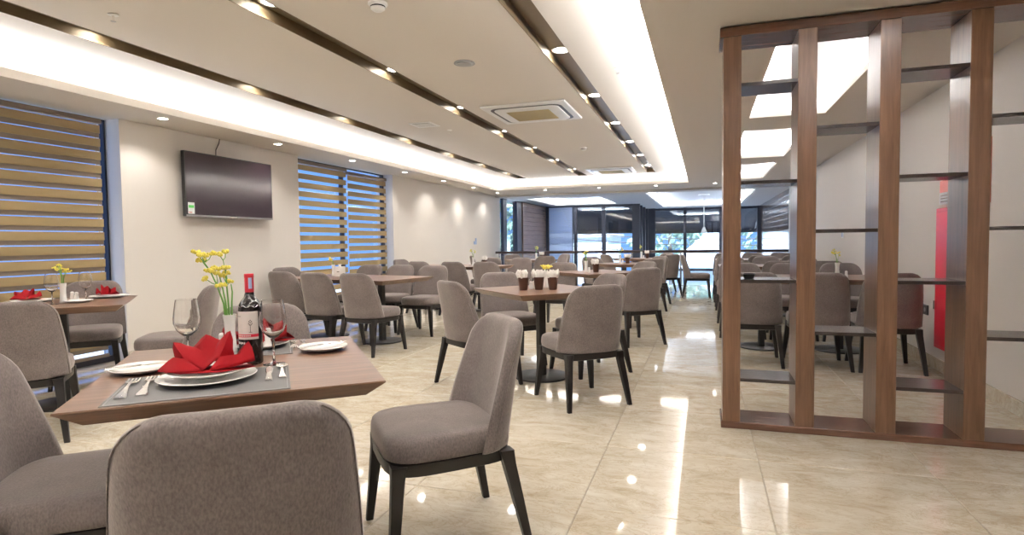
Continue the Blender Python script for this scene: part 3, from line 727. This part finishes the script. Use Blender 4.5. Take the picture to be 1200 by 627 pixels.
def sprig_proto(seed, h, n, spread, br=0.0075):
    rnd = random.Random(seed); t = empty('flower_sprig')
    ico = None
    for k in range(n):
        a = rnd.uniform(0, 6.283); q = rnd.uniform(0.35, 1) * spread; hh = h * rnd.uniform(0.72, 1.0)
        x, y = q * math.cos(a), q * math.sin(a)
        st = obj('stem', tube([(0.004 * math.cos(a), 0.004 * math.sin(a), -0.10), (x * 0.22, y * 0.22, hh * 0.38), (x * 0.6, y * 0.6, hh * 0.72), (x, y, hh)], [0.0026, 0.0026, 0.002, 0.0014], 6), 'stem_green', t, True)
        heads = [(x, y, hh)]
        for j in range(2):
            f = rnd.uniform(0.55, 0.8); a2 = a + rnd.uniform(-1.6, 1.6); d = rnd.uniform(0.012, 0.032)
            e = (x * f + d * math.cos(a2), y * f + d * math.sin(a2), hh * (f + 0.16))
            obj('twig', tube([(x * f * 0.9, y * f * 0.9, hh * f), e], [0.0016, 0.001], 5), 'stem_green', st); heads.append(e)
        for c in heads:
            bm = bmesh.new()
            for _ in range(6):
                p_ = Vector(c) + Vector((rnd.gauss(0, br * 0.75), rnd.gauss(0, br * 0.75), rnd.gauss(0, br * 0.35)))
                bmesh.ops.create_icosphere(bm, subdivisions=1, radius=br * rnd.uniform(0.6, 0.95), matrix=Matrix.Translation(p_) @ Matrix.Diagonal((1, 1, 0.7, 1)))
            obj('blossom', bm, 'blossom_yellow', st)
    return t
def shaker_proto():
    t = empty('salt_shaker')
    obj('body', lathe([(0.016, 0), (0.017, 0.003), (0.014, 0.03), (0.012, 0.048), (0.013, 0.054)], 20), 'ceramic', t, True, 50)
    obj('cap', lathe([(0.013, 0.054), (0.0135, 0.058), (0.009, 0.066), (0.001, 0.068)], 20), 'ceramic', t, True); return t
SK = shaker_proto()

# ---- near table settings
def mat_on(u0, u1, v0, v1, label):
    bm = bevel(B(-(u1 - u0) / 2, (u1 - u0) / 2, -(v1 - v0) / 2, (v1 - v0) / 2, 0, 0.002), 0.0008, 1); o = obj('placemat', bm, 'placemat')
    w_, d_ = (u1 - u0) / 2 - 0.008, (v1 - v0) / 2 - 0.008; st = bmesh.new()
    for a, b_ in (((-w_, -d_), (w_, -d_)), ((w_, -d_), (w_, d_)), ((w_, d_), (-w_, d_)), ((-w_, d_), (-w_, -d_))): tube([(a[0], a[1], 0.002), (b_[0], b_[1], 0.002)], 0.0007, 4, st)
    obj('stitching', st, 'grey_plastic', o)
    o.location = on1((u0 + u1) / 2, (v0 + v1) / 2, 0.7505); o.rotation_euler = (0, 0, A1); tag(o, label, 'placemat', 'placemats on the nearest table')
mat_on(-0.315, 0.145, -0.445, -0.10, 'grey placemat at the near edge of the nearest table')
mat_on(-0.235, 0.165, 0.12, 0.43, 'grey placemat on the far side of the nearest table, behind the wine bottle')
ZM = 0.753
put(P_CH, on1(-0.085, -0.235, ZM), A1, 'wide white plate at the bottom of the red napkin stack on the nearest table', 'plate')
put(P_DN, on1(-0.082, -0.232, ZM + 0.0165), A1, 'smaller white plate directly under the big red napkin', 'plate')
put(NAP, on1(-0.082, -0.232, ZM + 0.035), A1 - R(14), 'big red napkin folded into peaks on the nearest plate', 'napkin')
put(P_SD, on1(-0.300, 0.005, 0.7505), A1, 'white side plate left of the two forks on the nearest table', 'plate')
put(P_SD, on1(0.275, 0.150, 0.7505), A1, 'white side plate at the right corner of the nearest table', 'plate')
put(KN, on1(-0.300, 0.005, 0.768), A1 - R(80), 'silver knife lying across the left side plate', 'knife')
put(KN, on1(0.275, 0.150, 0.768), A1 - R(65), 'silver knife lying across the right corner side plate', 'knife')
put(FK, on1(-0.287, -0.262, ZM), A1 + R(2), 'outer silver fork left of the red napkin', 'fork').scale = (1.2, 1.2, 1)
put(FK, on1(-0.240, -0.250, ZM), A1 + R(2), 'inner silver fork left of the red napkin, next to the plate', 'fork').scale = (1.2, 1.2, 1)
put(KN, on1(0.086, -0.230, ZM), A1, 'silver knife right of the red napkin', 'knife')
put(SPN, on1(0.124, -0.215, ZM), A1, 'silver spoon right of the red napkin', 'spoon')
put(P_DN, on1(0.045, 0.325, ZM), A1, 'white plate partly hidden behind the wine bottle, far side of nearest table', 'plate')
put(NAP, on1(0.045, 0.325, ZM + 0.018), A1 + math.pi, 'red napkin peeping out behind the vase and wine bottle', 'napkin')
put(FK, on1(0.172, 0.30, ZM), A1 + math.pi, 'silver fork behind the right wine glass, nearer the bottle', 'fork').scale = (1, 1, 1)
put(FK, on1(0.210, 0.31, ZM), A1 + math.pi, 'silver fork behind the right wine glass, nearer the side plate', 'fork').scale = (1, 1, 1)
put(KN, on1(-0.215, 0.27, ZM), A1 + math.pi, 'silver knife behind the left wine glass', 'knife')
put(GL, on1(0.100, -0.055, 0.7505), 0, 'empty wine glass right of the wine bottle', 'glass')
p_ = at(221, 424, 0.75); put(GL, (p_.x, p_.y, 0.7505), 0, 'empty wine glass on the nearest table, left of the flower vase', 'glass')
p_ = at(270.5, 413, 0.75); VP = (p_.x, p_.y, 0.7505)
put(VS, VP, 0, 'slim white vase beside the wine bottle', 'vase')
def spray():
    t = empty('flower_sprig'); rnd = random.Random(4); K = 0.00305
    heads = [(-34, 78), (-29, 75), (-23, 74), (-17, 76), (-29, 68), (-9, 75), (-2, 78), (-16, 58), (-20, 55), (-11, 57), (-13, 51), (-6, 48), (-2, 51), (-3, 59), (-25, 45), (2, 41), (-8, 37)]
    main = {0: [(-2, -36), (-6, 14), (-13, 38), (-20, 56), (-26, 66)], 1: [(0, -36), (-4, 16), (-7, 36), (-10, 50), (-12, 60)], 2: [(1, -36), (-1, 18), (-2, 38), (-3, 55), (-5, 68)], 3: [(2, -36), (3, 14), (4, 28), (3, 38)]}
    P = {k: [Vector((a * K, rnd.uniform(-0.008, 0.008) if n_ else 0, b_ * K)) for n_, (a, b_) in enumerate(v)] for k, v in main.items()}
    st = {k: obj('stem', tube(v, [0.0042, 0.0036, 0.003, 0.0022, 0.0016][:len(v)], 6), 'stem_green', t, True) for k, v in P.items()}
    for a, b_ in heads:
        h = Vector((a * K, rnd.uniform(-0.022, 0.022), b_ * K))
        k = min(P, key=lambda q: min((p - h).length + (0.03 if p.z > h.z - 0.012 else 0) for p in P[q]))
        c = [p for p in P[k] if p.z < h.z - 0.012] or P[k][:2]
        f = c[-1]; mid = (f + h) / 2 + Vector((0.003, 0, -0.006))
        obj('twig', tube([f, mid, h], [0.0022, 0.0017, 0.0013], 5), 'stem_green', st[k])
        bm = bmesh.new()
        for _ in range(9):
            bmesh.ops.create_icosphere(bm, subdivisions=1, radius=rnd.uniform(0.0055, 0.0085), matrix=Matrix.Translation(h + Vector((rnd.gauss(0, 0.0065), rnd.gauss(0, 0.006), rnd.uniform(-0.002, 0.006)))))
        obj('blossom', bm, 'blossom_yellow', st[k])
    return t
SPR = spray()
put(SPR, (VP[0], VP[1], VP[2] + 0.145), math.atan2(VP[1], VP[0]) - math.pi / 2, 'tall spray of small yellow flowers in the vase beside the wine bottle', 'flowers')
p_ = at(261, 410, 0.75); put(SK, (p_.x, p_.y, 0.7505), 0, 'white shaker left of the vase on the nearest table', 'shaker')
p_ = at(306, 412, 0.75); put(SK, (p_.x - 0.02, p_.y + 0.06, 0.7505), 0, 'white shaker behind the wine bottle', 'shaker')
# wine bottle
bt = tag(empty('wine_bottle', on1(0.028, -0.005, 0.7505), R(54)), 'dark red wine bottle with pale label and red capsule', 'bottle')
obj('body', lathe([(0.034, 0), (0.0375, 0.004), (0.038, 0.01), (0.038, 0.19), (0.036, 0.203), (0.028, 0.217), (0.018, 0.230), (0.0145, 0.245), (0.0140, 0.30), (0.0135, 0.302)], 40), 'bottle_glass', bt, True, 60)
obj('capsule', lathe([(0.0147, 0.247), (0.0147, 0.296), (0.0155, 0.297), (0.0155, 0.308), (0.0145, 0.310), (0.002, 0.310)], 32), 'capsule_red', bt, True, 50)
def wrap(r, a0, a1, z0, z1, n=18):
    bm = bmesh.new(); vs = [[bm.verts.new((r * math.cos(R(a0 + (a1 - a0) * k / n)), r * math.sin(R(a0 + (a1 - a0) * k / n)), z)) for z in (z0, z1)] for k in range(n + 1)]
    for a, c in zip(vs, vs[1:]): bm.faces.new((a[0], c[0], c[1], a[1]))
    return bm
lab = obj('label', wrap(0.0384, -190, -62, 0.088, 0.183), 'label_paper', bt, True)
obj('label_band', wrap(0.0387, -190, -62, 0.096, 0.106), 'red_paint', lab, True)
obj('lower_label', wrap(0.0384, -190, -62, 0.030, 0.086), 'bottle_glass', bt, True)
def dash(a0, a1, z0, z1, m, par): obj('print', wrap(0.0391, a0, a1, z0, z1, 4), m, par)
for k in range(9): dash(-180 + 9 * k, -180 + 9 * k + 6.5, 0.0985, 0.1035, 'label_paper', lab)
for k in range(6): dash(-182 + 9 * k, -182 + 9 * k + (7 if k % 2 else 5), 0.0735 - 0.001 * (k % 2), 0.0795, 'label_paper', lab)
for k in range(4): dash(-181 + 8 * k, -181 + 8 * k + 6, 0.1655, 0.1675, 'ink', lab)
dash(-104, -101.5, 0.113, 0.138, 'ink', lab)
for a, z in ((-110, 0.140), (-108, 0.147), (-102.7, 0.151), (-97, 0.147), (-95, 0.140), (-106, 0.136), (-99, 0.136), (-103, 0.143)): dash(a - 2.2, a + 2.2, z, z + 0.004, 'ink', lab)
dash(-110, -95, 0.112, 0.1135, 'ink', lab)
obj('tax_stamp', wrap(0.0151, -112, -66, 0.259, 0.304, 6), 'stamp_blue', bt, True)
sc = bmesh.new()
for k in range(3): tube([((0.0365 - 0.006 * k) * math.cos(R(-190 + 11 * i)), (0.0365 - 0.006 * k) * math.sin(R(-190 + 11 * i)), 0.1995 + 0.009 * k + 0.004 * math.sin(i * 1.7 + k)) for i in range(13)], 0.0009, 4, sc)
obj('embossed_scroll', sc, 'silver', bt)

# ---- table by the first blind
def on2(px_, py_, dz=0.0): p = at(px_, py_, 0.75); return (p.x, p.y, 0.7505 + dz)
put(P_CH, on2(38, 354), 0, 'white plate under the red napkin at the far left table', 'plate')
put(NAP, on2(31, 353, 0.018), R(45), 'red napkin at the left end of the table by the nearest blind', 'napkin').scale = (0.72, 0.72, 0.72)
put(P_CH, on2(128, 348.5), 0, 'white plate at the right corner of the table by the nearest blind', 'plate')
put(NAP, on2(126, 348, 0.018), R(215), 'red napkin at the right corner of the table by the nearest blind', 'napkin').scale = (0.62, 0.62, 0.75)
put(P_SD, on2(92, 354.5), 0, 'white side plate right of the vase by the nearest blind', 'plate')
put(GL, on2(61.5, 357), 0, 'wine glass left of the vase by the nearest blind', 'glass')
put(GL, on2(101, 352.5), 0, 'wine glass right of the vase by the nearest blind', 'glass')
v2 = on2(74.5, 355); put(VS, v2, 0, 'slim white vase on the table by the nearest blind', 'vase')
sp2 = sprig_proto(11, 0.15, 5, 0.05, 0.0085); put(sp2, (v2[0], v2[1], v2[2] + 0.135), 0, 'short yellow flowers in the vase by the nearest blind', 'flowers')
put(SK, on2(85, 352), 0, 'white shaker just right of the vase by the nearest blind', 'shaker'); put(SK, on2(90, 352.5), 0, 'white shaker left of the wine glass by the nearest blind', 'shaker')

# ---- tissue cups
def cup_proto(seed):
    rnd = random.Random(seed); t = empty('tissue_cup')
    obj('cup', lathe([(0.031, 0), (0.033, 0.003), (0.046, 0.104), (0.0475, 0.106), (0.0435, 0.106), (0.030, 0.01), (0.002, 0.008)], 24), 'cup_brown', t, True, 50)
    bm = bmesh.new()
    for k in range(16):
        a = rnd.uniform(0, 6.283); q = 0.036 * math.sqrt(rnd.random()); c = Vector((q * math.cos(a), q * math.sin(a), 0.10)); h = rnd.uniform(0.045, 0.075); w = rnd.uniform(0.012, 0.018); a2 = rnd.uniform(0, 3.14)
        d = Vector((math.cos(a2), math.sin(a2), 0)) * w; n_ = Vector((-d.y, d.x, 0)) * 0.45; ln = Vector((math.cos(a), math.sin(a), 0)) * 0.012 * q / 0.036
        rings(bm, [[c - d - n_, c + d - n_, c + d + n_, c - d + n_], [c - d * 1.2 - n_ + ln + Vector((0, 0, h * .7)), c + d * 1.2 - n_ + ln + Vector((0, 0, h * .6)), c + d + n_ + ln + Vector((0, 0, h * .75)), c - d + n_ + ln + Vector((0, 0, h * .6))],
                   [c - d * .5 + ln * 1.4 + Vector((0, 0, h)), c + d * .3 + ln * 1.4 + Vector((0, 0, h * .95)), c + d * .3 + n_ * .5 + ln * 1.4 + Vector((0, 0, h)), c - d * .5 + n_ * .5 + ln * 1.4 + Vector((0, 0, h * .9))]])
    o = obj('tissues', bm, 'tissue', t); return t
CU = cup_proto(3)
GC = 'brown tissue cups'
for px_, py_, lb in ((613.5, 340, 'left'), (631.5, 339.5, 'middle'), (648, 339.5, 'right')):
    put(CU, on2(px_, py_), random.uniform(0, 6), f'brown cup of white tissues, {lb} of the three on the mid room table', 'cup', GC)
v4 = on2(639.5, 337); put(VS, v4, 0, 'white vase among the three brown cups', 'vase')
sp4 = sprig_proto(21, 0.055, 5, 0.03, 0.012); put(sp4, (v4[0], v4[1], v4[2] + 0.14), 0, 'yellow flowers in the vase among the three brown cups', 'flowers')
put(SK, on2(622, 339), 0, 'white shaker between left and middle brown cups', 'shaker'); put(SK, on2(625.5, 338.2), 0, 'white shaker close against the middle brown cup', 'shaker')
# double table by the second window: tissue box and vase
bx = tag(empty('tissue_box', on2(398.5, 324), R(-12)), 'white tissue box with a black mark on the double table by the second window', 'tissue box')
obj('body', bevel(B(-0.05, 0.05, -0.045, 0.045, 0, 0.125), 0.006, 2), 'ceramic', bx); obj('mark', B(-0.005, 0.035, -0.0465, -0.045, 0.055, 0.064), 'ink', bx)
obj('tissue_tuft', lathe([(0.02, 0.124), (0.012, 0.14), (0.026, 0.15), (0.004, 0.152)], 9), 'tissue', bx)
v3 = on2(391, 323.5); put(VS, v3, 0, 'white vase behind the white tissue box by the second window', 'vase')
sp3 = sprig_proto(33, 0.10, 4, 0.05, 0.009); put(sp3, (v3[0], v3[1], v3[2] + 0.135), 0, 'yellow flowers by the second window, left of the window joint', 'flowers')
# smaller sets on farther tables
FAR = [((-1.44, 7.45), 'second centre table', 1, 41), ((-1.38, 10.22), 'third centre table', 1, 43), ((-1.30, 13.05), 'last centre table', 1, 47), ((-3.72, 9.25), 'farther double table', 0, 53), ((-3.50, 12.4), 'last table by the plain wall', 1, 59), ((1.30, 6.75), 'first right table behind the divider', 0, 61)]
for (x, y), nm, cups, sd in FAR:
    put(VS, (x, y, 0.7505), 0, f'white vase on the {nm}', 'vase')
    sq = sprig_proto(sd, 0.15, 3, 0.05, 0.009); put(sq, (x, y, 0.7505 + 0.135), 0, f'thin flower sprig in the vase on the {nm}', 'flowers')
    if cups: put(CU, (x + 0.13, y - 0.02, 0.7505), sd, f'brown cup of white tissues on the {nm}', 'cup', GC)
    put(SK, (x + 0.06, y - 0.11, 0.7505), 0, f'white shaker on the {nm}', 'shaker')
put(CU, (-3.48, 9.15, 0.7505), 1, 'brown tissue cup on the farther double table', 'cup', GC)

# ------------------------------------------------------------------ wall things
tv = tag(empty('television', (XL + 0.10, 5.69, 1.48)), 'flat black television hung on the cream wall', 'television')
obj('housing', bevel(B(-0.035, 0.012, -0.68, 0.68, 0, 0.72), 0.005, 2), 'black_plastic', tv)
obj('wall_bracket', B(-0.099, -0.035, -0.2, 0.2, 0.15, 0.55), 'dark_metal', tv)
obj('screen', B(0.012, 0.0135, -0.668, 0.668, 0.022, 0.708), 'screen', tv)
obj('bezel', B(0.012, 0.017, -0.675, 0.675, 0.0, 0.02), 'grey_plastic', tv)
obj('logo', B(0.017, 0.0185, -0.05, 0.05, 0.002, 0.014), 'silver', tv)
stk = obj('energy_sticker', B(0.0137, 0.0145, -0.652, -0.565, 0.03, 0.155), 'bright_white', tv)
obj('print', B(0.0146, 0.0150, -0.645, -0.572, 0.095, 0.125), 'green_print', stk); obj('print', B(0.0146, 0.0150, -0.645, -0.60, 0.04, 0.05), 'red_print', stk)
tag(obj('television_cable', tube([(XL + 0.012, 5.62, 2.419), (XL + 0.012, 5.61, 2.37), (XL + 0.02, 5.55, 2.28), (XL + 0.035, 5.53, 2.17)], 0.006, 6), 'cable'), 'short dark cable hanging from the ceiling to the television', 'cable')
sw = tag(empty('light_switch', (XL, 13.8, 1.12)), 'blue grey switch pair on the far end of the window wall', 'switch')
obj('plate', B(0.001, 0.012, -0.09, 0.09, -0.03, 0.05), 'stamp_blue', sw); obj('plate', B(0.001, 0.012, 0.02, 0.09, 0.05, 0.13), 'stamp_blue', sw)
s2 = tag(empty('wall_switch', (XR, 9.6, 1.19)), 'small white switch on the right wall seen through the divider', 'switch')
obj('plate', bevel(B(-0.012, -0.001, -0.06, 0.06, -0.05, 0.05), 0.003, 1), 'bright_white', s2); obj('rocker', B(-0.016, -0.012, -0.02, 0.02, -0.03, 0.03), 'stamp_blue', s2)
s3 = tag(empty('power_outlet', (XR, 6.2, 0.49)), 'black power outlet low on the right wall', 'outlet')
obj('plate', bevel(B(-0.014, -0.001, -0.06, 0.06, -0.045, 0.045), 0.003, 1), 'black_plastic', s3); obj('socket', lathe([(0.02, -0.016), (0.02, -0.012)], 12), 'grey_plastic', s3).rotation_euler = (0, R(90), 0)
fc = tag(empty('fire_cabinet', (XR, 5.56, 0.2)), 'tall red fire hose cabinet on the right wall behind the divider', 'cabinet')
obj('body', bevel(B(-0.03, -0.001, -0.36, 0.36, 0, 1.19), 0.005, 1), 'red_paint', fc)
dr = obj('door', bevel(B(-0.038, -0.0302, -0.33, 0.33, 0.03, 1.16), 0.003, 1), 'red_paint', fc); obj('handle', bevel(B(-0.055, -0.038, 0.29, 0.32, 0.33, 0.41), 0.004, 1), 'silver', dr)
sg = tag(empty('safety_notice', (XR, 5.76, 1.42)), 'white fire notice with red heading above the red cabinet', 'sign')
obj('board', B(-0.012, -0.001, -0.15, 0.15, 0, 0.24), 'bright_white', sg); obj('print', B(-0.0135, -0.012, -0.14, 0.14, 0.10, 0.20), 'red_print', sg)
for k in range(3): obj('print', B(-0.0135, -0.012, -0.12, 0.12, 0.02 + 0.025 * k, 0.028 + 0.025 * k), 'ink', sg)
sg = tag(empty('fire_poster', (XR, 5.14, 1.39)), 'red poster on the right wall at the edge of the divider post', 'sign')
obj('board', B(-0.012, -0.001, -0.15, 0.15, 0, 0.46), 'red_print', sg); obj('print', B(-0.0135, -0.012, -0.13, 0.13, 0.2, 0.36), 'label_paper', sg)

# ------------------------------------------------------------------ ceiling things
ac = tag(empty('ceiling_air_conditioner', (-1.84, 6.46, ZT)), 'white four way air conditioner cassette in the raised ceiling', 'air conditioner', 'ceiling cassettes')
obj('panel', bevel(B(-0.47, 0.47, -0.47, 0.47, -0.025, -0.001), 0.012, 2), 'white_plastic', ac)
def rrect(h, r, z, n=6):
    P = []
    for cx, cy, a0 in ((h - r, h - r, 0), (-h + r, h - r, 90), (-h + r, -h + r, 180), (h - r, -h + r, 270)):
        P += [(cx + r * math.cos(R(a0 + 90 * k / n)), cy + r * math.sin(R(a0 + 90 * k / n)), z) for k in range(n + 1)]
    return P
obj('air_slot', rings(bmesh.new(), [rrect(0.40, 0.11, -0.0255), rrect(0.40, 0.11, -0.028), rrect(0.36, 0.09, -0.028), rrect(0.36, 0.09, -0.0255)], False, False), 'black_plastic', ac)
obj('inner_panel', rings(bmesh.new(), [rrect(0.365, 0.09, -0.026), rrect(0.360, 0.09, -0.036), rrect(0.33, 0.07, -0.040)]), 'white_plastic', ac)
gr = obj('grille', B(-0.24, 0.24, -0.24, 0.24, -0.043, -0.039), 'grille', ac)
sl = None
for k in range(24):
    if sl is None: sl = obj('slat', B(-0.24, 0.24, -0.003, 0.003, -0.047, -0.043), 'grille', gr); o = sl
    else: o = sl.copy(); COL.objects.link(o)
    o.location = (0, -0.23 + 0.02 * k, 0)
a2 = copy_tree(ac); a2.location = (-1.84, 12.4, ZT); a2['label'] = 'white air conditioner cassette at the far end of the raised ceiling'
spk = tag(empty('ceiling_speaker', (-1.86, 4.5, ZT)), 'round grey speaker in the raised ceiling between two troughs', 'speaker')
obj('ring', lathe([(0.085, -0.001), (0.088, -0.008), (0.075, -0.010)], 28), 'grey_plastic', spk, True, 40); obj('mesh_cover', lathe([(0.072, -0.010), (0.05, -0.016), (0.002, -0.018)], 28), 'grey_plastic', spk, True)
def detector(x, y, label):
    d = tag(empty('smoke_detector', (x, y, ZT)), label, 'smoke detector', 'smoke detectors')
    obj('base', lathe([(0.058, -0.001), (0.06, -0.012), (0.055, -0.016)], 24), 'white_plastic', d, True, 40); obj('chamber', lathe([(0.045, -0.016), (0.043, -0.038), (0.030, -0.048), (0.002, -0.050)], 24), 'white_plastic', d, True, 40)
    obj('vents', lathe([(0.0455, -0.022), (0.0455, -0.030)], 24, cap0=False, cap1=False), 'black_plastic', d)
detector(-1.89, 3.21, 'white smoke detector at the top edge of the picture'); detector(-1.8, 9.2, 'white smoke detector on the raised ceiling beyond the air conditioner')
def sprinkler(x, y, z, label):
    d = tag(empty('sprinkler_head', (x, y, z)), label, 'sprinkler', 'sprinkler heads')
    obj('escutcheon', lathe([(0.03, -0.001), (0.032, -0.005), (0.012, -0.009)], 16), 'white_plastic', d, True, 40); obj('pipe', lathe([(0.008, -0.008), (0.006, -0.04)], 10), 'silver', d)
    obj('deflector', lathe([(0.016, -0.044), (0.016, -0.041)], 12), 'silver', d)
sprinkler(-3.54, 2.80, ZT, 'sprinkler head between the window trough and middle trough, near the camera'); sprinkler(-3.16, 7.1, ZT, 'sprinkler head beside the square ceiling vent'); sprinkler(-0.70, 5.1, ZT, 'small sprinkler head right of the trough nearest the divider')
vn = tag(empty('ceiling_vent', (-3.30, 6.65, ZT)), 'small square vent in the raised ceiling left of the air conditioner', 'vent')
obj('frame', bevel(B(-0.15, 0.15, -0.15, 0.15, -0.008, -0.001), 0.003, 1), 'white_plastic', vn); obj('grille', B(-0.11, 0.11, -0.11, 0.11, -0.010, -0.0078), 'grey_plastic', vn)
for k in range(5): obj('slat', B(-0.11, 0.11, -0.095 + 0.042 * k, -0.075 + 0.042 * k, -0.013, -0.0095), 'white_plastic', vn)
